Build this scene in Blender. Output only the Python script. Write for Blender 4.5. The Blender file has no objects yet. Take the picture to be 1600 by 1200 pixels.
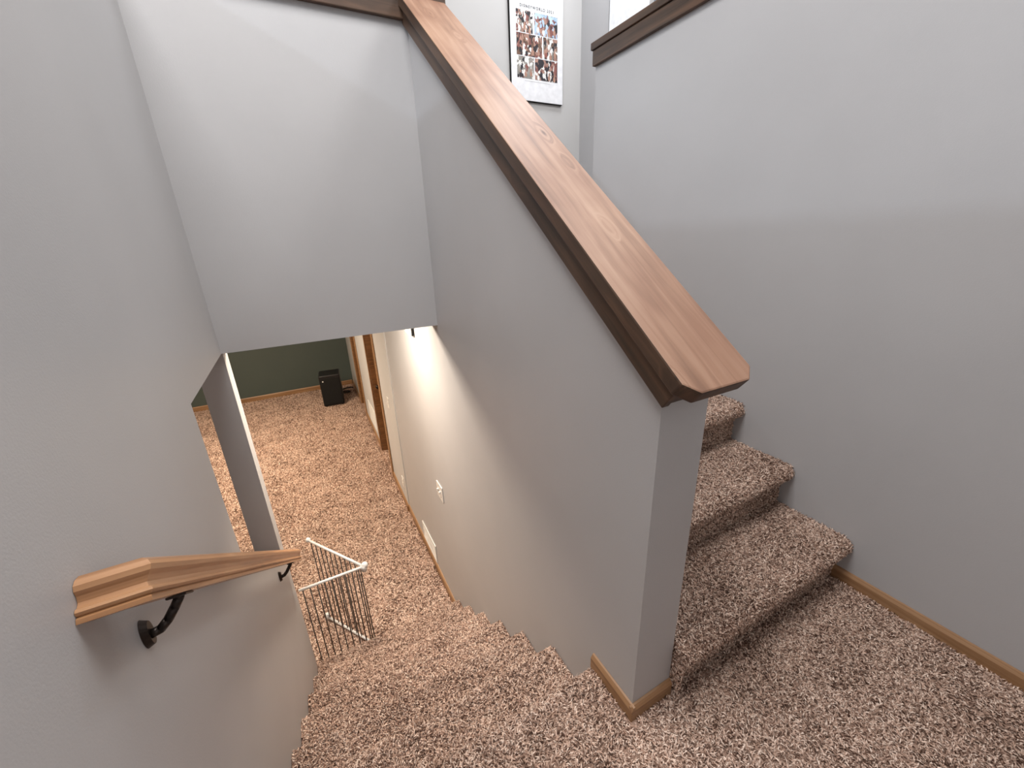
import bpy, bmesh, math, random
import numpy as np
from mathutils import Vector, Matrix

C = bpy.context.scene.collection
SC = bpy.context.scene
rng = np.random.default_rng(7)
R = math.radians

# ------------------------------------------------------------------ camera
cam_d = bpy.data.cameras.new('camera'); cam = bpy.data.objects.new('camera', cam_d); C.objects.link(cam)
yaw, pit, roll = -0.47597, 0.34917, -0.03865
fw = Vector((-math.sin(yaw)*math.cos(pit), math.cos(yaw)*math.cos(pit), -math.sin(pit)))
rt = Vector((math.cos(yaw), math.sin(yaw), 0)); up = rt.cross(fw)
rt2 = rt*math.cos(roll)+up*math.sin(roll); up2 = -rt*math.sin(roll)+up*math.cos(roll)
M = Matrix((( rt2.x, up2.x, -fw.x, -0.6155), (rt2.y, up2.y, -fw.y, -0.5291), (rt2.z, up2.z, -fw.z, 1.3009), (0, 0, 0, 1)))
cam.matrix_world = M
cam_d.sensor_width = 36; cam_d.lens = 36*627.33/1600; cam_d.clip_start = 0.02
SC.camera = cam

# ------------------------------------------------------------------ world, exposure
w = bpy.data.worlds.new('world'); SC.world = w; w.use_nodes = True
w.node_tree.nodes['Background'].inputs[0].default_value = (0.75, 0.85, 1, 1)
w.node_tree.nodes['Background'].inputs[1].default_value = 0.3
SC.view_settings.view_transform = 'Standard'; SC.view_settings.look = 'None'
SC.view_settings.exposure = 0.3; SC.view_settings.gamma = 1; SC.view_settings.use_curve_mapping = False

# ------------------------------------------------------------------ lights
def area(name, loc, target, sx, sy, power, col, spread=180):
    d = bpy.data.lights.new(name, 'AREA'); d.shape = 'RECTANGLE'; d.size = sx; d.size_y = sy
    d.energy = power; d.color = col; d.spread = R(spread)
    o = bpy.data.objects.new(name, d); C.objects.link(o); o.location = loc
    o.rotation_euler = (Vector(target)-Vector(loc)).to_track_quat('-Z', 'Z').to_euler()
    return o
DAY = (0.80, 0.90, 1.0); NEU = (1.0, 0.95, 0.90); WARM = (1.0, 0.80, 0.58)
area('upper_room_window_light', (-4.2, -0.9, 3.68), (0.4, 0.9, 1.7), 0.10, 0.10, 30, (0.74, 0.86, 1.0))
area('upstairs_window_light', (-0.15, 2.56, 2.32), (0.3, 0.0, 1.9), 0.75, 0.7, 5, DAY)
area('upper_ceiling_light', (-0.80, 0.22, 3.70), (-0.80, 0.22, 0), 1.3, 1.2, 69, (1.0, 0.99, 0.985))
area('left_wall_fill', (1.42, 0.25, 3.62), (-0.6, 0.25, 0.6), 0.5, 1.4, 25, (1.0, 0.985, 0.97))  # added fill over the right wall, brightens the left wall
area('entry_fill', (0.1, -1.55, 1.7), (0.1, 2, 1.0), 1.4, 1.2, 0.8, (0.95, 0.95, 1.0))  # added fill from behind the camera
area('hall_light', (1.35, 1.9, 3.70), (1.35, 1.9, 0), 0.5, 0.5, 16, (0.93, 0.96, 1.0))
area('basement_room_light', (-1.9, 4.6, 1.04), (-1.9, 4.6, -1.3), 1.6, 2.4, 108, (1.0, 0.83, 0.63))
area('hall_downlight', (-0.50, 1.92, 1.045), (-0.50, 1.92, -1.3), 0.20, 0.20, 26, (1.0, 0.86, 0.70))

# ------------------------------------------------------------------ materials
def nmat(name):
    m = bpy.data.materials.new(name); m.use_nodes = True
    nt = m.node_tree; b = nt.nodes['Principled BSDF']; return m, nt, b
def node(nt, typ, **kw):
    n = nt.nodes.new(typ)
    for k, v in kw.items(): setattr(n, k, v)
    return n
def ramp(nt, fac, stops):
    r = node(nt, 'ShaderNodeValToRGB')
    e = r.color_ramp.elements
    while len(e) < len(stops): e.new(0.5)
    for i, (p, c) in enumerate(stops): e[i].position = p; e[i].color = (*c, 1)
    nt.links.new(fac, r.inputs[0]); return r.outputs[0]
def paint(name, col, rough=0.5, bump=0.12, scale=260, spec=0.4):
    m, nt, b = nmat(name)
    b.inputs['Roughness'].default_value = rough; b.inputs['Specular IOR Level'].default_value = spec
    tc = node(nt, 'ShaderNodeTexCoord'); n = node(nt, 'ShaderNodeTexNoise')
    n.inputs['Scale'].default_value = scale; n.inputs['Detail'].default_value = 2
    nt.links.new(tc.outputs['Object'], n.inputs['Vector'])
    bp = node(nt, 'ShaderNodeBump'); bp.inputs['Strength'].default_value = bump; bp.inputs['Distance'].default_value = 0.002
    nt.links.new(n.outputs[0], bp.inputs['Height']); nt.links.new(bp.outputs[0], b.inputs['Normal'])
    n2 = node(nt, 'ShaderNodeTexNoise'); n2.inputs['Scale'].default_value = 2.5; n2.inputs['Detail'].default_value = 3
    nt.links.new(tc.outputs['Object'], n2.inputs['Vector'])
    c = ramp(nt, n2.outputs[0], [(0.3, tuple(x*0.965 for x in col)), (0.7, tuple(x*1.02 for x in col))])
    nt.links.new(c, b.inputs['Base Color']); return m
def plain(name, col, rough=0.4, metal=0.0, spec=0.5):
    m, nt, b = nmat(name)
    b.inputs['Roughness'].default_value = rough; b.inputs['Metallic'].default_value = metal
    b.inputs['Specular IOR Level'].default_value = spec
    tc = node(nt, 'ShaderNodeTexCoord'); n = node(nt, 'ShaderNodeTexNoise'); n.inputs['Scale'].default_value = 30
    nt.links.new(tc.outputs['Object'], n.inputs['Vector'])
    c = ramp(nt, n.outputs[0], [(0.3, tuple(x*0.92 for x in col)), (0.7, tuple(min(1, x*1.05) for x in col))])
    nt.links.new(c, b.inputs['Base Color']); return m
def wood(name, dark, mid, light, rough=0.4, knots=0.8, coat=0.0, fine=1.0, patch=0.5):
    # grain runs along the object's local X axis
    m, nt, b = nmat(name)
    tc = node(nt, 'ShaderNodeTexCoord')
    mp = node(nt, 'ShaderNodeMapping'); mp.inputs['Scale'].default_value = (1.1, 16*fine, 16*fine)
    nt.links.new(tc.outputs['Object'], mp.inputs['Vector'])
    # knots bend the grain
    mk = node(nt, 'ShaderNodeMapping'); mk.inputs['Scale'].default_value = (3.4, 9.0, 2.0); mk.inputs['Location'].default_value = (0.3, 0.45, 0.1)
    nt.links.new(tc.outputs['Object'], mk.inputs['Vector'])
    vo = node(nt, 'ShaderNodeTexVoronoi'); vo.inputs['Scale'].default_value = 1.0
    nt.links.new(mk.outputs[0], vo.inputs['Vector'])
    n = node(nt, 'ShaderNodeTexNoise'); n.inputs['Scale'].default_value = 2.2; n.inputs['Detail'].default_value = 6; n.inputs['Distortion'].default_value = 0.6
    ad = node(nt, 'ShaderNodeVectorMath', operation='ADD'); nt.links.new(mp.outputs[0], ad.inputs[0])
    kr = node(nt, 'ShaderNodeMapRange'); kr.inputs['From Min'].default_value = 0.0; kr.inputs['From Max'].default_value = 0.24
    kr.inputs['To Min'].default_value = knots; kr.inputs['To Max'].default_value = 0.0
    nt.links.new(vo.outputs['Distance'], kr.inputs['Value']); nt.links.new(kr.outputs[0], ad.inputs[1])
    nt.links.new(ad.outputs[0], n.inputs['Vector'])
    c = ramp(nt, n.outputs[0], [(0.25, dark), (0.48, mid), (0.72, light)])
    pn = node(nt, 'ShaderNodeTexNoise'); pn.inputs['Scale'].default_value = 3.3; pn.inputs['Detail'].default_value = 3
    nt.links.new(tc.outputs['Object'], pn.inputs['Vector'])
    pc = ramp(nt, pn.outputs[0], [(0.36, tuple(1-patch*x for x in (0.45, 0.6, 0.65))), (0.62, (1.0, 1.0, 1.0))])
    mx = node(nt, 'ShaderNodeMix', data_type='RGBA', blend_type='MULTIPLY'); mx.inputs[0].default_value = 1
    nt.links.new(c, mx.inputs[6]); nt.links.new(pc, mx.inputs[7])
    kd = ramp(nt, vo.outputs['Distance'], [(0.0, (0.16, 0.10, 0.07)), (0.035, (0.30, 0.20, 0.15)), (0.085, (1, 1, 1))])
    mx2 = node(nt, 'ShaderNodeMix', data_type='RGBA', blend_type='MULTIPLY'); mx2.inputs[0].default_value = min(1, knots)
    nt.links.new(mx.outputs[2], mx2.inputs[6]); nt.links.new(kd, mx2.inputs[7])
    nt.links.new(mx2.outputs[2], b.inputs['Base Color'])
    b.inputs['Roughness'].default_value = rough; b.inputs['Coat Weight'].default_value = coat; b.inputs['Coat Roughness'].default_value = 0.28
    bp = node(nt, 'ShaderNodeBump'); bp.inputs['Strength'].default_value = 0.12; bp.inputs['Distance'].default_value = 0.002
    nt.links.new(n.outputs[0], bp.inputs['Height']); nt.links.new(bp.outputs[0], b.inputs['Normal'])
    return m
def carpet(name, dark, mid, light):
    m, nt, b = nmat(name)
    at = node(nt, 'ShaderNodeAttribute', attribute_name='tint')
    tc = node(nt, 'ShaderNodeTexCoord'); n = node(nt, 'ShaderNodeTexNoise'); n.inputs['Scale'].default_value = 5; n.inputs['Detail'].default_value = 4
    nt.links.new(tc.outputs['Object'], n.inputs['Vector'])
    ma = node(nt, 'ShaderNodeMath', operation='MULTIPLY_ADD'); ma.inputs[1].default_value = 0.55; nt.links.new(n.outputs[0], ma.inputs[0])
    sb = node(nt, 'ShaderNodeMath', operation='SUBTRACT'); nt.links.new(at.outputs['Fac'], sb.inputs[0]); sb.inputs[1].default_value = 0.275
    nt.links.new(sb.outputs[0], ma.inputs[2])
    c = ramp(nt, ma.outputs[0], [(0.08, dark), (0.5, mid), (0.95, light)])
    nt.links.new(c, b.inputs['Base Color'])
    b.inputs['Roughness'].default_value = 0.85; b.inputs['Specular IOR Level'].default_value = 0.15
    return m
def glow(name, col, s):
    m, nt, b = nmat(name); b.inputs['Base Color'].default_value = (*col, 1)
    b.inputs['Emission Color'].default_value = (*col, 1); b.inputs['Emission Strength'].default_value = s; return m

WALL = paint('wall_paint_warm_grey', (0.475, 0.47, 0.475), 0.42)
WALLB = paint('wall_paint_light_grey', (0.56, 0.55, 0.54), 0.5)
CEIL = paint('ceiling_white', (0.75, 0.74, 0.72), 0.8)
TEAL = paint('wall_paint_dark_green', (0.075, 0.095, 0.085), 0.6)
CARP = carpet('frieze_carpet', (0.12, 0.065, 0.045), (0.64, 0.435, 0.335), (1.0, 0.80, 0.67))
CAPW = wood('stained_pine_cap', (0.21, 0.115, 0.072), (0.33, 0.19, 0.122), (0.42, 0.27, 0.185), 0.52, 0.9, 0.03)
TRIMW = wood('dark_stained_pine_edge_shade', (0.025, 0.014, 0.009), (0.07, 0.04, 0.024), (0.13, 0.07, 0.04), 0.5, 0.7, 0.05)
OAK = wood('oak_trim', (0.22, 0.115, 0.05), (0.33, 0.18, 0.085), (0.42, 0.25, 0.13), 0.45, 0.0, 0.1, 2.0, 0.2)
RAILW = wood('honey_pine_handrail', (0.26, 0.12, 0.05), (0.47, 0.24, 0.11), (0.60, 0.34, 0.18), 0.38, 0.3, 0.3, 1.6, 0.35)
DOORW = wood('brown_door_veneer', (0.11, 0.05, 0.02), (0.20, 0.095, 0.035), (0.30, 0.15, 0.06), 0.4, 0.0, 0.2, 2.0, 0.3)
BRONZE = plain('dark_bronze', (0.035, 0.026, 0.022), 0.35, 0.7)
WHITEM = plain('white_enamel', (0.82, 0.82, 0.80), 0.35)
GREYM = plain('grey_enamel_bar', (0.085, 0.07, 0.06), 0.4)
WHITEP = plain('white_plastic', (0.80, 0.78, 0.74), 0.3)
BLACK = plain('black_vinyl', (0.006, 0.006, 0.007), 0.45)
DARKP = plain('dark_part_and_shade', (0.012, 0.012, 0.012), 0.7, 0, 0.2)
PAPER = plain('white_poster_paper', (0.88, 0.88, 0.90), 0.4)
INK = plain('black_ink', (0.03, 0.03, 0.035), 0.5)
INKG = plain('grey_ink', (0.55, 0.55, 0.56), 0.5)
WHITED = plain('white_door_paint', (0.88, 0.89, 0.90), 0.4)
BRASS = plain('antique_knob', (0.03, 0.025, 0.02), 0.3, 0.8)

# ------------------------------------------------------------------ helpers
def box(bm, x0, x1, y0, y1, z0, z1):
    r = bmesh.ops.create_cube(bm, size=1)
    for v in r['verts']:
        v.co = Vector(((x0+x1)/2+v.co.x*(x1-x0), (y0+y1)/2+v.co.y*(y1-y0), (z0+z1)/2+v.co.z*(z1-z0)))
    return r['verts']
def prism(bm, pts, axis, a, b):
    # pts are 2-D points in the two other axes (in x,y,z order); extruded from a to b along axis
    def mk(p, t):
        c = list(p); c.insert(axis, t); return bm.verts.new(c)
    A = [mk(p, a) for p in pts]; B = [mk(p, b) for p in pts]
    fs = [bm.faces.new(A), bm.faces.new(B[::-1])]
    n = len(pts)
    for i in range(n): fs.append(bm.faces.new((A[i], B[i], B[(i+1) % n], A[(i+1) % n])))
    return A+B
def tube(bm, p0, p1, r, n=10):
    p0, p1 = Vector(p0), Vector(p1); d = p1-p0
    g = bmesh.ops.create_cone(bm, cap_ends=True, segments=n, radius1=r, radius2=r, depth=d.length)
    m = Matrix.Translation((p0+p1)/2) @ d.to_track_quat('Z', 'Y').to_matrix().to_4x4()
    bmesh.ops.transform(bm, matrix=m, verts=g['verts'])
def ball(bm, c, r, n=12):
    g = bmesh.ops.create_uvsphere(bm, u_segments=n, v_segments=n//2+2, radius=r)
    bmesh.ops.translate(bm, vec=Vector(c), verts=g['verts'])
def obj(name, bm, mat, parent=None, bevel=0.0, smooth=False, loc=None, rot=None, seg=2):
    bmesh.ops.recalc_face_normals(bm, faces=bm.faces[:])
    me = bpy.data.meshes.new(name); bm.to_mesh(me); bm.free(); me.materials.append(mat)
    o = bpy.data.objects.new(name, me); C.objects.link(o)
    if smooth:
        for p in me.polygons: p.use_smooth = True
    if bevel:
        md = o.modifiers.new('bevel', 'BEVEL'); md.width = bevel; md.segments = seg; md.limit_method = 'ANGLE'; md.angle_limit = R(30)
    if parent: o.parent = parent
    if loc is not None: o.location = loc
    if rot is not None: o.rotation_euler = rot
    return o
def tag(o, label, cat, group=None):
    o['label'] = label; o['category'] = cat
    if group: o['group'] = group
    return o
def thing(name, label, cat, loc=(0, 0, 0), rot=(0, 0, 0), group=None):
    o = bpy.data.objects.new(name, None); C.objects.link(o); o.location = loc; o.rotation_euler = rot
    o.empty_display_size = 0.05
    return tag(o, label, cat, group)
def struct(name, bm, mat, label=None, bevel=0.0, cat=None):
    o = obj(name, bm, mat, bevel=bevel); o['kind'] = 'structure'
    if label: o['label'] = label
    if cat: o['category'] = cat
    return o
def BM(): return bmesh.new()

# fitted dimensions
TL = 0.105                               # left wall thickness
RISE, RUN, S = 0.19, 0.2441, 0.19/0.2441
W, T, WR = -0.942, 0.145, 1.045          # left wall face, centre wall thickness, right wall face
YD, YU, YF = 0.165, -0.042, 1.4835       # landing edge, first up nosing, header face
FZ, UZ, BC = -1.33, 1.33, 1.07           # basement floor, upper floor, basement ceiling
ZB, ZT = 0.888, 2.15                     # header underside, underside of the cap trim
ZC = 3.75

# ------------------------------------------------------------------ walls
bm = BM()   # left wall with an opening that looks into the basement room
sl = lambda y: 0.285-S*(y-0.845)
prism(bm, [(-1.7, FZ), (0.845, FZ), (0.845, 2.22), (-1.7, 2.22)], 0, W-TL, W)
prism(bm, [(0.845, FZ), (1.515, FZ), (1.515, sl(1.515)), (0.845, sl(0.845))], 0, W-TL, W)
prism(bm, [(0.845, ZB), (1.515, ZB), (1.515, 2.22), (0.845, 2.22)], 0, W-TL, W)
prism(bm, [(1.515, FZ), (1.62, FZ), (1.62, 2.22), (1.515, 2.22)], 0, W-TL, W)
struct('wall_left', bm, WALL, 'tall grey wall beside the stairs going down', cat='wall')
bm = BM(); box(bm, W, 0.0, YF, YF+0.13, ZB, ZT+0.06)
struct('wall_back', bm, WALL, 'grey guard wall hanging above the foot of the stairs going down', cat='wall')
bm = BM()
prism(bm, [(0, FZ), (0, 0.99), (YF+0.0, 0.99+S*YF), (1.60, 0.99+S*YF), (1.60, FZ)], 0, 0, T)
struct('wall_centre', bm, WALL, 'sloped grey half wall between the two flights', cat='wall')
bm = BM(); prism(bm, [(1.60, FZ), (3.08, FZ), (3.08, BC), (1.60, BC)], 0, 0, T)
struct('wall_basement_near', bm, WALL, cat='wall')
# basement right wall, slightly proud of the near one, with two door openings
xw = lambda y: -0.008+0.013*(y-3.08)
D1, D2 = (3.86, 4.56), (5.87, 6.50)
bm = BM()
for y0, y1, z0 in ((3.08, D1[0], FZ), (D1[1], D2[0], FZ), (D2[1], 7.7, FZ), (D1[0], D1[1], FZ+2.03), (D2[0], D2[1], FZ+2.03)):
    vs = box(bm, 0, 0.14, y0, y1, z0, BC)
    for v in vs: v.co.x += xw(v.co.y)
struct('wall_basement_right', bm, WALLB, cat='wall')
bm = BM(); box(bm, -5.0, 0.3, 7.7, 7.82, FZ, BC)
struct('wall_basement_far', bm, TEAL, 'dark green wall at the far end of the basement room', cat='wall')
bm = BM(); box(bm, -5.12, -5.0, -1.7, 7.82, FZ, BC); struct('wall_basement_left', bm, WALLB, cat='wall')
bm = BM(); box(bm, -5.0, W-TL, -1.82, -1.7, FZ, BC); struct('wall_basement_front', bm, WALLB, cat='wall')
bm = BM(); box(bm, WR, WR+0.13, -1.7, 1.56, -0.2, ZT+0.06)
struct('wall_right', bm, WALL, 'long grey guard wall to the right of the stairs going up', cat='wall')
bm = BM(); box(bm, -4.6, 1.72, 2.6, 2.72, UZ, ZC)
struct('wall_upstairs_back', bm, WALLB, 'pale wall with the photo poster at the top of the stairs', cat='wall')
bm = BM(); box(bm, 1.72, 1.84, 2.28, 2.72, UZ, ZC); box(bm, 1.72, 1.84, -1.7, 1.0, UZ, ZC); box(bm, 1.72, 1.84, 1.0, 2.28, UZ+2.05, ZC)
struct('wall_upstairs_right', bm, WALL, cat='wall')
bm = BM(); box(bm, 2.9, 3.0, 0.0, 3.0, UZ, ZC); struct('wall_side_room', bm, TEAL, cat='wall')
bm = BM(); box(bm, -4.72, -4.6, -1.7, 2.72, UZ, ZC); struct('wall_upstairs_left', bm, WALLB, cat='wall')
bm = BM(); box(bm, -4.72, 3.0, -1.82, -1.7, 0, ZC); struct('wall_entry', bm, WALLB, cat='wall')
bm = BM(); box(bm, -4.72, 3.0, -1.82, 2.72, ZC, ZC+0.1); struct('ceiling', bm, CEIL, cat='ceiling')
# upper floor slab / basement ceiling
bm = BM(); box(bm, -5.0, 3.0, 1.62, 2.72, BC, UZ-0.02); box(bm, -5.0, W-TL, -1.7, 1.62, BC, UZ-0.02); box(bm, WR+0.13, 3.0, -1.7, 1.62, BC, UZ-0.02)
box(bm, -5.0, 0.3, 2.72, 7.82, BC, UZ-0.02)
struct('ceiling_basement', bm, CEIL, cat='ceiling')
bm = BM(); box(bm, -5.0, W-TL, -1.7, 2.6, UZ-0.02, UZ); box(bm, W-TL, 3.0, 1.62, 2.6, UZ-0.02, UZ); box(bm, WR+0.13, 3.0, -1.7, 1.62, UZ-0.02, UZ)
struct('floor_upstairs', bm, CARP, cat='floor')

# ------------------------------------------------------------------ carpet with real pile
def add_pile(o, P, N, L, wd, lay=0.9, clip=None):
    """one mesh of short bent yarn tufts on points P with normals N, joined to o's mesh data"""
    n = len(P)
    me = o.data
    nv0, npoly0 = len(me.vertices), len(me.polygons)
    co0 = np.empty(nv0*3); me.vertices.foreach_get('co', co0); co0 = co0.reshape(-1, 3)
    faces0 = [tuple(p.vertices) for p in me.polygons]
    d = rng.normal(size=(n, 3)); d -= (d*N).sum(1, keepdims=True)*N
    d /= np.linalg.norm(d, axis=1, keepdims=True)
    side = np.cross(N, d)
    Ls = L*rng.uniform(0.55, 1.25, (n, 1)); ws = wd*rng.uniform(0.6, 1.2, (n, 1))
    ly = lay*rng.uniform(0.3, 1.15, (n, 1)); bend = rng.normal(size=(n, 1))*0.35
    h = Ls*0.62
    base = P-N*0.002
    mid = base+N*h*0.75+d*Ls*ly*0.35+side*bend*Ls*0.2
    tip = base+N*h*(1.25-0.55*ly)+d*Ls*ly*0.95+side*bend*Ls
    V = np.empty((n, 7, 3))
    for i in range(3):
        a = 2*math.pi*i/3
        off = math.cos(a)*side+math.sin(a)*(d*0.6-N*0.35)
        V[:, i] = base+off*ws*0.4; V[:, 3+i] = mid+off*ws*0.62
    V[:, 6] = tip
    if clip: V[:, :, 0] = np.clip(V[:, :, 0], clip[0], clip[1])
    loc = np.array([[0, 1, 4, 3], [1, 2, 5, 4], [2, 0, 3, 5]]); tri = np.array([[3, 4, 6], [4, 5, 6], [5, 3, 6]])
    off = (nv0+np.arange(n)*7)[:, None, None]
    q = (loc[None]+off).reshape(-1); t = (tri[None]+off).reshape(-1)
    l0 = np.array([v for f in faces0 for v in f], dtype=np.int64)
    loops = np.concatenate([l0, q, t])
    tot = np.concatenate([[len(f) for f in faces0], np.full(n*3, 4), np.full(n*3, 3)]).astype(np.int32)
    start = np.concatenate([[0], np.cumsum(tot)[:-1]]).astype(np.int32)
    nm = bpy.data.meshes.new(o.name)
    nm.vertices.add(nv0+n*7); nm.vertices.foreach_set('co', np.concatenate([co0, V.reshape(-1, 3)]).ravel().astype(np.float32))
    nm.loops.add(len(loops)); nm.loops.foreach_set('vertex_index', loops.astype(np.int32))
    nm.polygons.add(len(tot)); nm.polygons.foreach_set('loop_start', start); nm.polygons.foreach_set('loop_total', tot)
    nm.update(calc_edges=True); nm.materials.append(o.data.materials[0])
    at = nm.attributes.new('tint', 'FLOAT', 'POINT')
    tv = np.clip(rng.normal(0.52, 0.30, n), 0, 1)
    at.data.foreach_set('value', np.concatenate([np.full(nv0, 0.28), np.repeat(tv, 7)]).astype(np.float32))
    sm = np.zeros(len(tot), dtype=bool); sm[len(faces0):] = True
    nm.polygons.foreach_set('use_smooth', sm)
    old = o.data; o.data = nm; bpy.data.meshes.remove(old)

def sample_rects(rects, dens):
    P = []
    for x0, x1, y0, y1, z in rects:
        n = int((x1-x0)*(y1-y0)*dens)
        p = np.stack([rng.uniform(x0, x1, n), rng.uniform(y0, y1, n), np.full(n, z)], 1); P.append(p)
    P = np.concatenate(P); N = np.tile([0.0, 0, 1], (len(P), 1)); return P, N
def sample_profile(poly, x0, x1, dens):
    P, Nn = [], []
    for (y0, z0), (y1, z1) in zip(poly[:-1], poly[1:]):
        L = math.hypot(y1-y0, z1-z0); n = int(L*(x1-x0)*dens)
        if n < 1: continue
        t = rng.uniform(0, 1, n)
        P.append(np.stack([rng.uniform(x0, x1, n), y0+(y1-y0)*t, z0+(z1-z0)*t], 1))
        Nn.append(np.tile([0, -(z1-z0)/L, (y1-y0)/L], (n, 1)))
    return np.concatenate(P), np.concatenate(Nn)

# landing floor
bm = BM()
nose = lambda yc, zc, r, a0, a1, k: [(yc+r*math.cos(R(a0+(a1-a0)*i/k)), zc+r*math.sin(R(a0+(a1-a0)*i/k))) for i in range(k+1)]
land = [(-1.7, 0)]+nose(YD-0.022, -0.022, 0.022, 90, -60, 6)+[(YD-0.03, -0.045), (YD-0.03, -RISE), (-1.7, -RISE)]
prism(bm, land, 0, W, -0.0); box(bm, 0.0, T, -1.7, 0.0, -RISE, 0); box(bm, T, WR, -1.7, YU+0.08, -RISE, 0)
lf = struct('floor', bm, CARP, 'brown flecked shag carpet landing between the two flights', cat='floor')
P, N = sample_rects([(W+.004, -0.0, -0.75, YD-0.02, 0), (0, T, -0.75, -0.016, 0), (T, WR-.014, -0.75, YU+0.034, 0)], 62000)
m_ = (P[:, 0] < -0.018) | (P[:, 1] < -0.018) | (P[:, 0] > T+0.01); P, N = P[m_], N[m_]
P2, N2 = sample_profile(land[1:-2], W+.004, -0.004, 62000)
# profile runs clockwise, normals already point outward
add_pile(lf, np.concatenate([P, P2]), np.concatenate([N, N2]), 0.019, 0.0042)

# flight down
sd = thing('downward_stairs', 'shag carpeted flight going down to the basement between grey walls', 'stairs', (-0.47, YD, 0))
for k in range(1, 7):
    y, z = YD+RUN*k, -RISE*k
    prof = [(y-RUN-0.028, z)]+nose(y-0.022, z-0.022, 0.022, 90, -60, 6)+[(y-0.03, z-0.045), (y-0.03, z-RISE)]
    bm = BM(); prism(bm, prof+[(y-RUN-0.028, z-RISE)], 0, W+.001, -0.001)
    for v in bm.verts: v.co -= sd.location
    o = obj('stair_tread', bm, CARP, sd)
    dn = 62000 if k < 3 else 48000
    P, N = sample_profile(prof, W+.005, -0.005, dn); P = P-np.array(sd.location)
    add_pile(o, P, N, 0.019, 0.0042 if k < 3 else 0.0048, clip=(W+.001-sd.location.x, -.001-sd.location.x))
# flight up
su = thing('upward_stairs', 'shag carpeted flight going up to the right of the sloped half wall', 'stairs', (0.6, YU, 0))
for k in range(0, 7):
    y, z = YU+RUN*k, RISE*(k+1)
    yb = min(y+RUN+0.039, 1.612)
    r = 0.032
    prof = [(y+0.04, z-RISE), (y+0.04, z-0.075)]+nose(y+r, z-r, r, 215, 90, 8)+[(yb, z)]
    bm = BM(); prism(bm, prof+[(yb, z-RISE)], 0, T+(.001 if k else .008), WR-0.001)
    for v in bm.verts: v.co -= su.location
    o = obj('stair_tread', bm, CARP, su)
    P, N = sample_profile(prof, T+.005, WR-0.005, 62000 if k < 4 else 12000); P = P-np.array(su.location)
    if k == 0:   # the exposed side of the lowest tread in front of the half wall
        n_ = 700; Ps = np.stack([np.full(n_, T+.009), rng.uniform(y+0.006, 0.02, n_), rng.uniform(0.0, z-0.006, n_)], 1)-np.array(su.location)
        P = np.concatenate([P, Ps]); N = np.concatenate([N, np.tile([-1.0, 0, 0], (n_, 1))])
    add_pile(o, P, N, 0.018 if k < 4 else 0.025, 0.004 if k < 4 else 0.008, clip=((T+.001 if k else T+.0012)-su.location.x, WR-.001-su.location.x))
# basement floor
bm = BM(); box(bm, -5.0, 0.25, YD+RUN*6-0.03, 7.7, FZ-0.1, FZ); box(bm, -5.0, W-TL, -1.7, YD+RUN*6-0.03, FZ-0.1, FZ)
bf = struct('floor_basement', bm, CARP, 'tan carpet of the basement room at the foot of the stairs', cat='floor')
P1, N1 = sample_rects([(-1.0, -0.02, 1.66, 3.4, FZ), (-1.9, -1.0, 1.66, 3.4, FZ), (-1.9, W-TL, 0.9, 1.66, FZ)], 26000)
P2, N2 = sample_rects([(-2.4, -0.03, 3.4, 5.2, FZ)], 14000)
P3, N3 = sample_rects([(0.0, 0.09, 3.9, 4.52, FZ), (-3.0, 0.0, 5.2, 7.68, FZ)], 9000)
add_pile(bf, np.concatenate([P1, P2, P3]), np.concatenate([N1, N2, N3]), 0.026, 0.0085)

# ------------------------------------------------------------------ wooden caps
def cap_board(bm, L, wdt, th, chamf=0.0):
    # length along +X from 0, width along Y, thickness down from z=0
    c = chamf
    pts = [(0, c), (c*0.9, 0), (L, 0), (L, wdt), (c*0.9, wdt), (0, wdt-c)] if c else [(0, 0), (L, 0), (L, wdt), (0, wdt)]
    prism(bm, pts, 2, -th, 0)
ang = math.atan(S); cs, sn = math.cos(ang), math.sin(ang)
zt0 = 1.097
y0c = -0.092
capr = thing('sloped_wall_cap', 'knotty brown pine cap running up the sloped half wall', 'wall cap', (0, y0c, zt0+S*y0c))
Mx = Matrix(((0, -1, 0), (cs, 0, -sn), (sn, 0, cs))).to_euler()   # local X up the slope, local Y to the left
bm = BM(); cap_board(bm, (1.472-y0c)/cs, 0.197, 0.036, 0.030)
obj('cap_board', bm, CAPW, capr, bevel=0.004, loc=(0.162, 0, 0), rot=Mx)
# apron boards under the cap on both faces, and the end filler
for (xx, th_) in ((-0.0005, 0.02), (T+0.0205, 0.02)):
    bm = BM()
    L0 = (0.0-y0c)/cs-0.045; L1 = (YF-y0c)/cs-0.02
    sh = 0.052*S
    prism(bm, [(0.030, -0.0362), (L1, -0.0362), (L1, -0.088), (0.026, -0.088)], 1, 0, th_)
    obj('apron_board', bm, TRIMW, capr, bevel=0.0025, loc=(xx, 0, 0), rot=Mx)
bm = BM(); prism(bm, [(0.034, -0.0362), (0.20, -0.0362), (0.20, -0.0845), (0.03, -0.0845)], 1, 0.0, T)
obj('end_block', bm, TRIMW, capr, loc=(T, 0, 0), rot=Mx)

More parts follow.
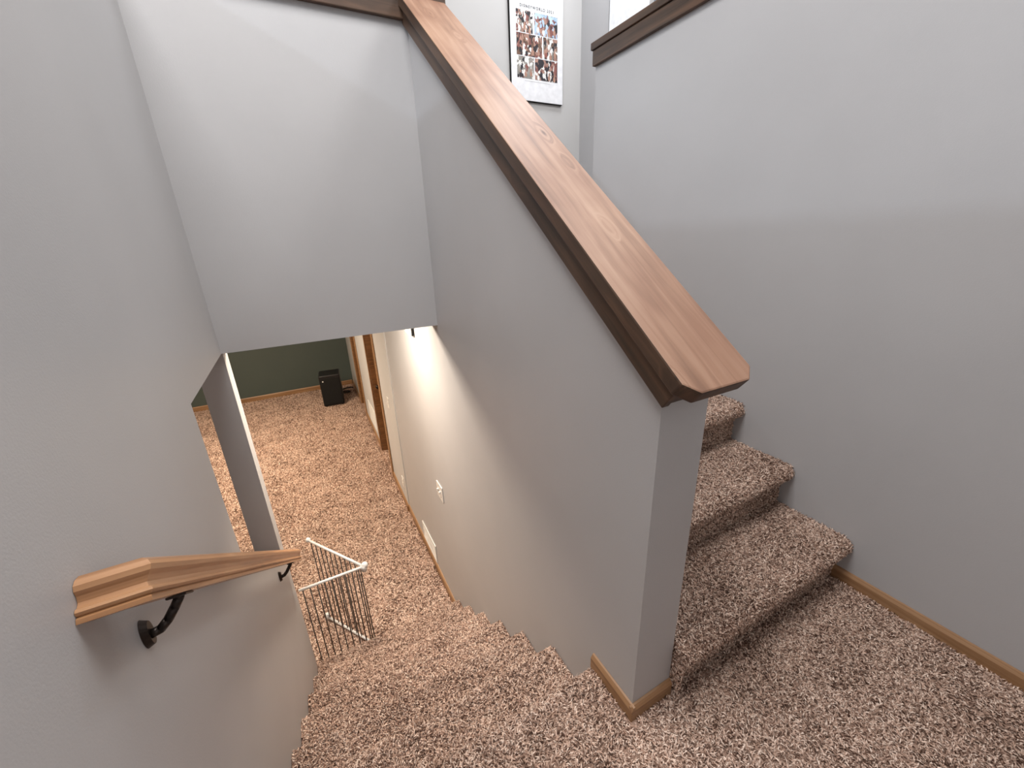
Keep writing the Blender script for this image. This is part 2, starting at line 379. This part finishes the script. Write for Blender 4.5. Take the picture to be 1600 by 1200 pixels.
def shade_edges(o):  # cap sides and underside take the dark trim wood as painted-in shade
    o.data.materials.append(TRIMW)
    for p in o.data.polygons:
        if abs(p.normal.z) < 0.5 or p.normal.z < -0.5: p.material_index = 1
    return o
shade_edges([c for c in capr.children if c.name.startswith('cap_board')][0])
def flat_cap(name, label, p, rz, L, wdt, oh=0.03, both=True, chamf=0.0):
    # p is the start corner of the wall top (trim underside level), wall runs along local +X, wall depth along local +Y
    t = thing(name, label, 'wall cap', p, (0, 0, rz))
    bm = BM(); prism(bm, [(-0.012 if chamf else 0, -oh), (L, -oh), (L, wdt+oh), (-0.012 if chamf else 0, wdt+oh)], 2, 0.070, 0.104)
    shade_edges(obj('cap_board', bm, CAPW, t, bevel=0.004))
    bm = BM(); box(bm, -0.005 if chamf else 0, L, -0.021, -0.0005, 0.0, 0.0695); obj('apron_board', bm, TRIMW, t, bevel=0.003)
    bm = BM(); box(bm, -0.005 if chamf else 0, L, wdt+0.0005, wdt+0.021, 0.0, 0.0695); obj('apron_board', bm, TRIMW, t, bevel=0.003)
    bm = BM(); box(bm, 0, L, 0.0, wdt, 0.0601, 0.0695); obj('filler_board', bm, TRIMW, t)
    return t
# over the header wall: runs along X
flat_cap('level_wall_cap', 'dark wood cap and trim on top of the header wall, upper left', (W-TL, YF, ZT), 0, 0.942+TL+T+0.02, 0.13)
# over the right wall: runs along -Y from its free end
t = flat_cap('level_wall_cap', 'dark brown wood cap on the long guard wall at upper right', (WR, 1.56, ZT), -math.pi/2, 3.2, 0.13, chamf=0.02)
# local +Y must point to +X: rotation -90 deg maps +Y to +X
# window ledge in the left wall opening (follows the stair pitch)
lg = thing('opening_sill', 'dark wood sill of the opening in the left wall, above the handrail', 'sill', (W-TL-0.004, 0.85, sl(0.85)))
bm = BM(); cap_board(bm, 0.655/cs, TL+0.008, 0.012)
Ms = Matrix(((0, -1, 0), (cs, 0, sn), (-sn, 0, cs))).to_euler()
obj('sill_board', bm, TRIMW, lg, loc=(TL+0.008, 0, 0.016), rot=Ms)

# ------------------------------------------------------------------ baseboards
def baseboard(name, p0, p1, nrm, h=0.055, th=0.012, label=None, cap0=0.0):
    p0, p1 = Vector(p0), Vector(p1); d = (p1-p0); L = d.length; a = math.atan2(d.y, d.x)
    bm = BM()
    # local X along, local Y out from the wall
    s = 1 if (Vector((-math.sin(a), math.cos(a), 0)).dot(Vector((*nrm, 0))) > 0) else -1
    prism(bm, [(0.0, 0), (s*th, 0), (s*th, h-0.014), (s*th*0.45, h-0.002), (0.0, h)], 0, 0, L)
    o = obj(name, bm, OAK, loc=p0, rot=(0, 0, a)); o['kind'] = 'structure'
    if label: o['label'] = label
    o['category'] = 'baseboard'
    return o
baseboard('baseboard_right', (WR-.0005, -1.68, 0), (WR-.0005, YU+0.035, 0), (-1, 0), label='oak baseboard along the right wall of the landing')
baseboard('baseboard_centre_side', (-.0005, -0.012, 0), (-.0005, YD+0.004, 0), (-1, 0), label='short oak baseboard on the stair side of the half wall')
baseboard('baseboard_centre_end', (-0.012, -.0005, 0), (T+0.0, -.0005, 0), (0, -1), label='short oak baseboard on the end of the half wall')
baseboard('baseboard_basement_near', (-.0005, YD+RUN*6+0.0, FZ), (-.0005, 3.08, FZ), (-1, 0), 0.08, 0.012)
baseboard('baseboard_basement_step', (-0.030, 3.0795, FZ), (-0.0, 3.0795, FZ), (0, -1), 0.08, 0.012)
for a, b in ((3.08, D1[0]-0.055), (D1[1]+0.055, D2[0]-0.055), (D2[1]+0.055, 7.69)):
    baseboard('baseboard_basement_right', (xw(a)-.0005, a, FZ), (xw(b)-.0005, b, FZ), (-1, 0), 0.08, 0.012)
baseboard('baseboard_basement_far', (-4.9, 7.6995, FZ), (0.03, 7.6995, FZ), (0, -1), 0.09, 0.013, label='oak baseboard under the dark green wall')

# ------------------------------------------------------------------ basement doors (brown, seen edge-on)
for i, (a, b) in enumerate((D1, D2), 1):
    t = thing('door_%d' % i, ('brown wooden door nearest the foot of the stairs' if i == 1 else 'brown wooden door farthest down the basement wall'), 'door', (xw((a+b)/2), (a+b)/2, FZ), (0, 0, -0.016))
    t['kind'] = 'structure'
    h = (b-a)/2; H = 2.03
    bm = BM(); box(bm, 0.100, 0.136, -h+0.018, h-0.018, 0.01, H-0.018)
    for z0, z1 in ((0.15, 0.9), (1.05, 1.85)):
        box(bm, 0.094, 0.101, -h+0.12, h-0.12, z0, z1)
    obj('door_panel', bm, DOORW, t, bevel=0.003)
    bm = BM()
    box(bm, 0.0, 0.13, -h+0.0005, -h+0.017, 0.001, H-0.001); box(bm, 0.0, 0.13, h-0.017, h-0.0005, 0.001, H-0.001); box(bm, 0.0, 0.13, -h+0.017, h-0.017, H-0.017, H-0.001)
    box(bm, 0.055, 0.098, -h+0.017, -h+0.029, 0.002, H-0.018); box(bm, 0.055, 0.098, h-0.029, h-0.017, 0.002, H-0.018)
    obj('door_jamb', bm, DOORW, t, bevel=0.002)
    for s in (-1, 1):
        bm = BM(); y_ = s*(h+0.022); box(bm, -0.016, -0.001, y_-0.03, y_+0.03, 0.001, H+0.05); obj('door_casing', bm, OAK if (i == 2 or s < 0) else DOORW, t, bevel=0.005)
    bm = BM(); box(bm, -0.016, -0.001, -h+0.009, h-0.009, H-0.008, H+0.05); obj('door_casing', bm, DOORW, t, bevel=0.005)
    bm = BM(); tube(bm, (0.099, h-0.09, 0.93), (0.055, h-0.09, 0.93), 0.011); ball(bm, (0.050, h-0.09, 0.93), 0.026)
    obj('door_knob', bm, BRASS, t, smooth=True)

# ------------------------------------------------------------------ handrail
hr = thing('handrail', 'honey coloured wooden handrail on the left wall with a mitred return', 'handrail', (W+0.08, 0.098, 0.907))
prof = [(-0.046, -0.010), (-0.040, 0.0), (-0.028, 0.0045), (-0.014, 0.0035), (-0.004, -0.002), (0, -0.009), (-0.001, -0.016), (-0.006, -0.022), (-0.009, -0.030),
        (-0.007, -0.036), (-0.002, -0.038), (-0.0005, -0.042), (-0.003, -0.0455), (-0.006, -0.047), (-0.003, -0.050), (-0.003, -0.056), (-0.046, -0.056)]
# local frame: X down the slope, Y to world +X (outward), Z perpendicular up
Mr = Matrix(((0, 1, 0), (cs, 0, sn), (-sn, 0, cs)))
Mr = Matrix(((0, 1, 0), (cs, 0, sn), (-sn, 0, cs)))
if Mr.determinant() < 0:
    FLIP = -1; Mr = Matrix(((0, -1, 0), (cs, 0, sn), (-sn, 0, cs)))   # proper rotation; local Y points to world -X
else: FLIP = 1
Er = Mr.to_euler()
bm = BM(); n = len(prof); L = (1.585-0.098)/cs
A = [bm.verts.new((-a, FLIP*a, v)) for a, v in prof]; B = [bm.verts.new((L, FLIP*a, v)) for a, v in prof]
bm.faces.new(A); bm.faces.new(B[::-1])
for i in range(n): bm.faces.new((A[i], B[i], B[(i+1) % n], A[(i+1) % n]))
obj('rail', bm, RAILW, hr, rot=Er)
bm = BM()
# return: runs to the wall along world X; grain must follow, so its local X is world X
A = []; B = []
for a, v in prof:
    s_ = -a
    yy, zz = s_*cs+v*sn, -s_*sn+v*cs
    A.append(bm.verts.new((a, yy, zz))); B.append(bm.verts.new((-0.0795, yy, zz)))
bm.faces.new(A); bm.faces.new(B[::-1])
for i in range(n): bm.faces.new((A[i], B[i], B[(i+1) % n], A[(i+1) % n]))
obj('rail_return', bm, RAILW, hr)
def bracket(yr):
    """yr: distance along y from the rail's start; the arm meets the rail's underside there"""
    zr = -S*yr-0.056/cs   # underside of the rail, relative to hr
    b = bpy.data.objects.new('bracket', None); C.objects.link(b); b.parent = hr; b.empty_display_size = 0.03
    b.location = (-0.08, yr, zr)
    o_ = []
    bm = BM(); g = bmesh.ops.create_cone(bm, cap_ends=True, segments=24, radius1=0.020, radius2=0.016, depth=0.010)
    bmesh.ops.scale(bm, vec=(1.45, 0.62, 1), verts=g['verts'])
    bmesh.ops.rotate(bm, matrix=Matrix.Rotation(R(90), 3, 'Y'), verts=g['verts']); bmesh.ops.translate(bm, vec=(0.0055, -0.012, -0.046), verts=g['verts'])
    obj('wall_plate', bm, BRONZE, b, smooth=False)
    bm = BM(); pts = [Vector(q) for q in ((0.008, -0.012, -0.050), (0.022, -0.011, -0.047), (0.034, -0.008, -0.036), (0.046, -0.003, -0.020), (0.055, 0.0, -0.006))]
    for p_, q_ in zip(pts[:-1], pts[1:]): tube(bm, p_, q_, 0.0075, 12); ball(bm, q_, 0.0075, 12)
    obj('arm', bm, BRONZE, b, smooth=True)
    bm = BM(); vs = box(bm, 0.043, 0.071, -0.017, 0.015, -0.006, -0.0005)
    for v in vs: v.co.z -= S*v.co.y
    obj('saddle', bm, BRONZE, b, bevel=0.002)
bracket(0.098); bracket(1.22)

# ------------------------------------------------------------------ baby gate
gt = thing('baby_gate', 'folding white safety gate with thin bars at the foot of the stairs', 'gate', (-0.57, 1.675, FZ))
g0 = Vector((0, 0, 0)); gl = Vector((-0.366, 0.0, 0)); gf = Vector((-0.297, 0.44, 0)); ZT_ = 0.735; ZB_ = 0.03
def gate_panel(a, b, nb, end):
    p = bpy.data.objects.new('gate_panel', None); C.objects.link(p); p.parent = gt; p.empty_display_size = 0.03
    bm = BM(); tube(bm, a+Vector((0, 0, ZT_)), b+Vector((0, 0, ZT_)), 0.0085, 12); obj('top_rail', bm, WHITEM, p, smooth=True)
    bm = BM(); tube(bm, a+Vector((0, 0, ZB_)), b+Vector((0, 0, ZB_)), 0.0085, 12); obj('bottom_rail', bm, WHITEM, p, smooth=True)
    for i in range(nb):
        q = a.lerp(b, (i+0.5)/nb)
        bm = BM(); tube(bm, q+Vector((0, 0, ZB_)), q+Vector((0, 0, ZT_)), 0.0036, 8); obj('bar', bm, GREYM, p, smooth=True)
    if end:
        bm = BM(); ball(bm, b+Vector((0, 0, ZT_+0.004)), 0.017); obj('end_cap', bm, WHITEM, p, smooth=True); bm = BM(); tube(bm, b+Vector((0, 0, ZB_-0.025)), b+Vector((0, 0, ZB_+0.03)), 0.016, 12); obj('end_cap', bm, WHITEM, p, smooth=True)
d1 = (gl-g0).normalized(); d2 = (gf-g0).normalized()
gate_panel(g0+d1*0.015, gl, 9, False)
gate_panel(g0+d2*0.015, gf, 11, True)
bm = BM(); tube(bm, (0, 0, ZT_-0.03), (0, 0, ZT_+0.012), 0.017, 14); ball(bm, (0.006, 0.004, ZT_+0.006), 0.021); obj('hinge', bm, WHITEM, gt, smooth=True)
bm = BM(); tube(bm, (0, 0, 0.004), (0, 0, 0.05), 0.015, 14); obj('hinge', bm, WHITEM, gt, smooth=True)

# ------------------------------------------------------------------ wall plates, vents, chime
def plate(name, label, cat, y, z, wy, hz, kind, x=0.0):
    t = thing(name, label, cat, (x, y, z))
    bm = BM(); box(bm, -0.007, -0.0005, -wy/2, wy/2, -hz/2, hz/2); obj('cover_plate', bm, WHITEP, t, bevel=0.002)
    if kind == 'toggle2':
        for dy in (-0.023, 0.023):
            bm = BM(); vs = box(bm, -0.019, -0.0068, dy-0.005, dy+0.005, -0.004, 0.014); obj('toggle', bm, WHITEP, t, bevel=0.001)
        for dy in (-0.023, 0.023):
            for dz in (-0.034, 0.038):
                bm = BM(); tube(bm, (-0.0068, dy, dz), (-0.0082, dy, dz), 0.0032, 10); obj('screw', bm, GREYM, t)
    if kind == 'toggle1':
        bm = BM(); box(bm, -0.019, -0.0068, -0.005, 0.005, -0.004, 0.014); obj('toggle', bm, WHITEP, t, bevel=0.001)
    if kind == 'outlet':
        for dz in (-0.02, 0.02):
            bm = BM(); box(bm, -0.0095, -0.0068, -0.014, 0.014, dz-0.012, dz+0.012); o = obj('socket', bm, WHITEP, t, bevel=0.003)
    return t
plate('light_switch', 'white double switch plate on the stair wall below the downlight glow', 'light switch', 1.80, -0.32, 0.117, 0.117, 'toggle2')
plate('light_switch', 'white single switch plate beside the nearest basement door', 'light switch', 3.40, -0.225, 0.075, 0.12, 'toggle1', xw(3.40))
plate('power_outlet', 'small white outlet low on the basement wall just past the wall jog', 'outlet', 3.20, -1.04, 0.075, 0.115, 'outlet', xw(3.20))
def vent(name, label, y0, y1, z0, z1, x=0.0):
    t = thing(name, label, 'vent', (x, (y0+y1)/2, (z0+z1)/2)); a = (y1-y0)/2; h = (z1-z0)/2
    bm = BM(); b_ = 0.02
    box(bm, -0.008, -0.0005, -a, a, -h, -h+b_); box(bm, -0.008, -0.0005, -a, a, h-b_, h); box(bm, -0.008, -0.0005, -a, -a+b_, -h+b_, h-b_); box(bm, -0.008, -0.0005, a-b_, a, -h+b_, h-b_)
    obj('vent_frame', bm, WHITEM, t, bevel=0.002)
    bm = BM(); nn = int(2*(h-b_)/0.014)
    for i in range(nn):
        zz = -h+b_+(i+0.5)*2*(h-b_)/nn
        vs = box(bm, -0.0065, -0.0015, -a+b_, a-b_, zz-0.0045, zz+0.0045)
    obj('louvre', bm, WHITEM, t)
    return t
vent('wall_vent', 'white return air grille low on the wall at the foot of the stairs', 2.14, 2.52, -1.235, -1.06)
vent('wall_vent', 'white air grille low on the wall between the two basement doors', 4.80, 5.35, -1.17, -0.86, xw(5.1))
ch = thing('door_chime', 'white box mounted high on the stair wall just under the header', 'door chime', (0, 2.10, 0.84))
bm = BM(); prism(bm, [(-0.10, -0.11), (0.055, -0.11), (0.10, -0.07), (0.10, 0.12), (-0.10, 0.12)], 0, -0.020, -0.001); obj('cover', bm, WHITEP, ch, bevel=0.004)
bm = BM(); box(bm, -0.019, -0.002, -0.108, -0.1005, -0.105, 0.118); obj('shaded_side', bm, DARKP, ch)  # black strip paints the shade on the box's near side

# downlight in the basement ceiling above the foot of the stairs
dl = thing('recessed_light', 'round recessed downlight in the basement ceiling by the stairs', 'light', (-0.50, 1.92, BC))
bm = BM()
for i in range(24):
    a0, a1 = 2*math.pi*i/24, 2*math.pi*(i+1)/24
    vs = [bm.verts.new((r_*math.cos(a_), r_*math.sin(a_), z_)) for a_, r_, z_ in ((a0, 0.078, -0.012), (a1, 0.078, -0.012), (a1, 0.10, -0.001), (a0, 0.10, -0.001))]
    bm.faces.new(vs)
bmesh.ops.remove_doubles(bm, verts=bm.verts[:], dist=1e-5)
obj('trim_ring', bm, WHITEM, dl)

# ------------------------------------------------------------------ speaker at the far wall
sw = thing('subwoofer', 'tall black box standing on the carpet near the dark green wall', 'speaker', (-0.385, 6.78, FZ), (0, 0, R(-5)))
bm = BM(); box(bm, -0.165, 0.165, -0.17, 0.17, 0.02, 0.57); obj('cabinet', bm, BLACK, sw, bevel=0.02, seg=4)
bm = BM(); box(bm, -0.150, 0.150, -0.179, -0.1705, 0.05, 0.52); obj('grille', bm, DARKP, sw, bevel=0.006)
for sx in (-0.13, 0.13):
    for sy in (-0.13, 0.13):
        bm = BM(); tube(bm, (sx, sy, 0), (sx, sy, 0.021), 0.016); obj('foot', bm, BLACK, sw)
bm = BM(); tube(bm, (-0.11, -0.179, 0.47), (-0.11, -0.182, 0.47), 0.011); obj('indicator', bm, WHITEP, sw)
cb = BM()
pts = []
for i in range(41):
    a = i/40
    ang_ = a*2.6*math.pi
    pts.append(Vector((-0.20+0.10*a+0.10*math.sin(ang_), 7.12+0.25*a+0.10*math.cos(ang_)*(1-0.3*a), FZ+0.035)))
for p_, q_ in zip(pts[:-1], pts[1:]): tube(cb, p_, q_, 0.013, 8)
tag(obj('power_cable', cb, BLACK, smooth=True), 'coiled dark cable lying on the carpet behind the black box', 'cable')

# ------------------------------------------------------------------ upstairs: poster, door, window
def photo_mat(name, pal, seed, scale):
    m, nt, b = nmat(name); b.inputs['Roughness'].default_value = 0.35
    tc = node(nt, 'ShaderNodeTexCoord'); mp = node(nt, 'ShaderNodeMapping'); mp.inputs['Location'].default_value = (seed, seed*1.7, 0); mp.inputs['Scale'].default_value = (1.25, 1, 0.75)
    nt.links.new(tc.outputs['Object'], mp.inputs['Vector'])
    nz = node(nt, 'ShaderNodeTexNoise'); nz.inputs['Scale'].default_value = scale*0.7
    nt.links.new(mp.outputs[0], nz.inputs['Vector'])
    vo = node(nt, 'ShaderNodeTexVoronoi'); vo.inputs['Scale'].default_value = scale
    ad = node(nt, 'ShaderNodeMix', data_type='VECTOR'); ad.inputs[0].default_value = 0.06
    nt.links.new(mp.outputs[0], ad.inputs[4]); nt.links.new(nz.outputs['Color'], ad.inputs[5]); nt.links.new(ad.outputs[1], vo.inputs['Vector'])
    sx = node(nt, 'ShaderNodeSeparateColor'); nt.links.new(vo.outputs['Color'], sx.inputs[0])
    r = node(nt, 'ShaderNodeValToRGB'); r.color_ramp.interpolation = 'CONSTANT'
    e = r.color_ramp.elements
    while len(e) < len(pal): e.new(0.5)
    for i, c in enumerate(pal): e[i].position = i/len(pal); e[i].color = (*c, 1)
    nt.links.new(sx.outputs[0], r.inputs[0])
    mx = node(nt, 'ShaderNodeMix', data_type='RGBA', blend_type='OVERLAY'); mx.inputs[0].default_value = 0.6
    nt.links.new(r.outputs[0], mx.inputs[6]); nt.links.new(nz.outputs[0], mx.inputs[7])
    nt.links.new(mx.outputs[2], b.inputs['Base Color']); return m
dk = (0.03, 0.025, 0.03); sk = (0.40, 0.23, 0.18); rd = (0.24, 0.09, 0.075); wh = (0.85, 0.83, 0.80); gy = (0.30, 0.28, 0.25); bl = (0.45, 0.58, 0.72); br = (0.16, 0.09, 0.06)
po = thing('photo_poster', 'white poster with six family photos on the pale wall upstairs', 'poster', (1.303, 2.6, 2.62))
bm = BM(); box(bm, -0.224, 0.227, -0.020, -0.0005, -0.348, 0.36); obj('backing', bm, DARKP, po)
bm = BM(); box(bm, -0.222, 0.227, -0.0245, -0.0202, -0.345, 0.36); obj('sheet', bm, PAPER, po)
SKINP = plain('photo_skin', (0.45, 0.25, 0.18), 0.4)
ph = [(1.128, 1.265, 2.690, 2.818, [wh, gy, rd, dk, sk], 0.1), (1.281, 1.481, 2.690, 2.818, [bl, bl, rd, sk, dk], 1.3),
      (1.128, 1.345, 2.552, 2.684, [dk, sk, wh, br, rd], 2.2), (1.356, 1.481, 2.552, 2.684, [gy, wh, br, sk, dk], 3.9),
      (1.128, 1.272, 2.414, 2.546, [gy, dk, wh, rd, gy], 4.4), (1.281, 1.481, 2.414, 2.546, [dk, dk, sk, wh, rd], 5.8)]
for i, (x0, x1, z0, z1, pal, sd_) in enumerate(ph):
    bm = BM(); box(bm, x0-1.303, x1-1.303, -0.0256, -0.0247, z0-2.62, z1-2.62)
    # people-like shapes printed in the photo: heads and shoulders, kept generic
    nn = 4 if x1-x0 > 0.15 else 3
    rl = random.Random(i+3); nb = [len(bm.faces)]
    for ph_, rr in ((-0.026, 0.013), (-0.004, 0.0065)):
        for j in range(nn):
            cx = x0-1.303+(j+0.6)*(x1-x0)/(nn+0.2); cz = (z0+z1)/2-2.62-0.016+0.010*math.sin(j*2.3+i)
            g = bmesh.ops.create_cone(bm, cap_ends=True, segments=14, radius1=rr, radius2=rr, depth=0.0004)
            bmesh.ops.scale(bm, vec=(0.85, 1.35, 1), verts=g['verts'])
            bmesh.ops.rotate(bm, matrix=Matrix.Rotation(R(90), 3, 'X'), verts=g['verts'])
            bmesh.ops.translate(bm, vec=(cx, -0.0257 if rr > 0.01 else -0.0260, cz+ph_), verts=g['verts'])
        nb.append(len(bm.faces))
    o = obj('photo_print', bm, photo_mat('photo_%d' % i, pal, sd_, 46), po)
    o.data.materials.append(plain('photo_clothes_%d' % i, rl.choice([(0.30, 0.10, 0.08), wh, dk, br]), 0.4)); o.data.materials.append(SKINP)
    for k_, p_ in enumerate(o.data.polygons): p_.material_index = 0 if k_ < nb[0] else 1 if k_ < nb[1] else 2
def text(s, size, spacing, x, y, z, mat, parent):
    cu = bpy.data.curves.new('title', 'FONT'); cu.body = s; cu.size = size; cu.space_character = spacing; cu.align_x = 'CENTER'; cu.extrude = 0.0003; cu.offset = 0.00055
    tmp = bpy.data.objects.new('tmp', cu); C.objects.link(tmp)
    dg = bpy.context.evaluated_depsgraph_get(); me = bpy.data.meshes.new_from_object(tmp.evaluated_get(dg))
    bpy.data.objects.remove(tmp); me.materials.clear(); me.materials.append(mat)
    o = bpy.data.objects.new('title', me); C.objects.link(o); o.parent = parent; o.location = (x, y, z); o.rotation_euler = (R(90), 0, 0); return o
text('DISNEYWORLD 2021', 0.0235, 1.4, 0.002, -0.0252, 0.215, INK, po)
bm = BM(); box(bm, -0.11, 0.11, -0.0251, -0.0246, -0.222, -0.219); obj('caption_line', bm, INKG, po)

# white door upstairs beyond the right wall, doorway behind it
t = thing('door_3', 'bright white door beyond the guard wall at the upper right', 'door', (1.74, 2.27, UZ), (0, 0, R(90))); t['kind'] = 'structure'
bm = BM(); box(bm, -0.40, -0.02, -0.0, 0.04, 0.01, 2.03); obj('door_panel', bm, WHITED, t, bevel=0.003)
# window in the upstairs back wall, hidden behind the header from the stairs
bm = BM()
for a in ((-0.56, -0.52, 1.94, 2.70), (0.22, 0.26, 1.94, 2.70), (-0.52, 0.22, 1.94, 1.98), (-0.52, 0.22, 2.66, 2.70)):
    box(bm, a[0], a[1], 2.57, 2.5995, a[2], a[3])
struct('window_1', bm, WHITED, cat='window')
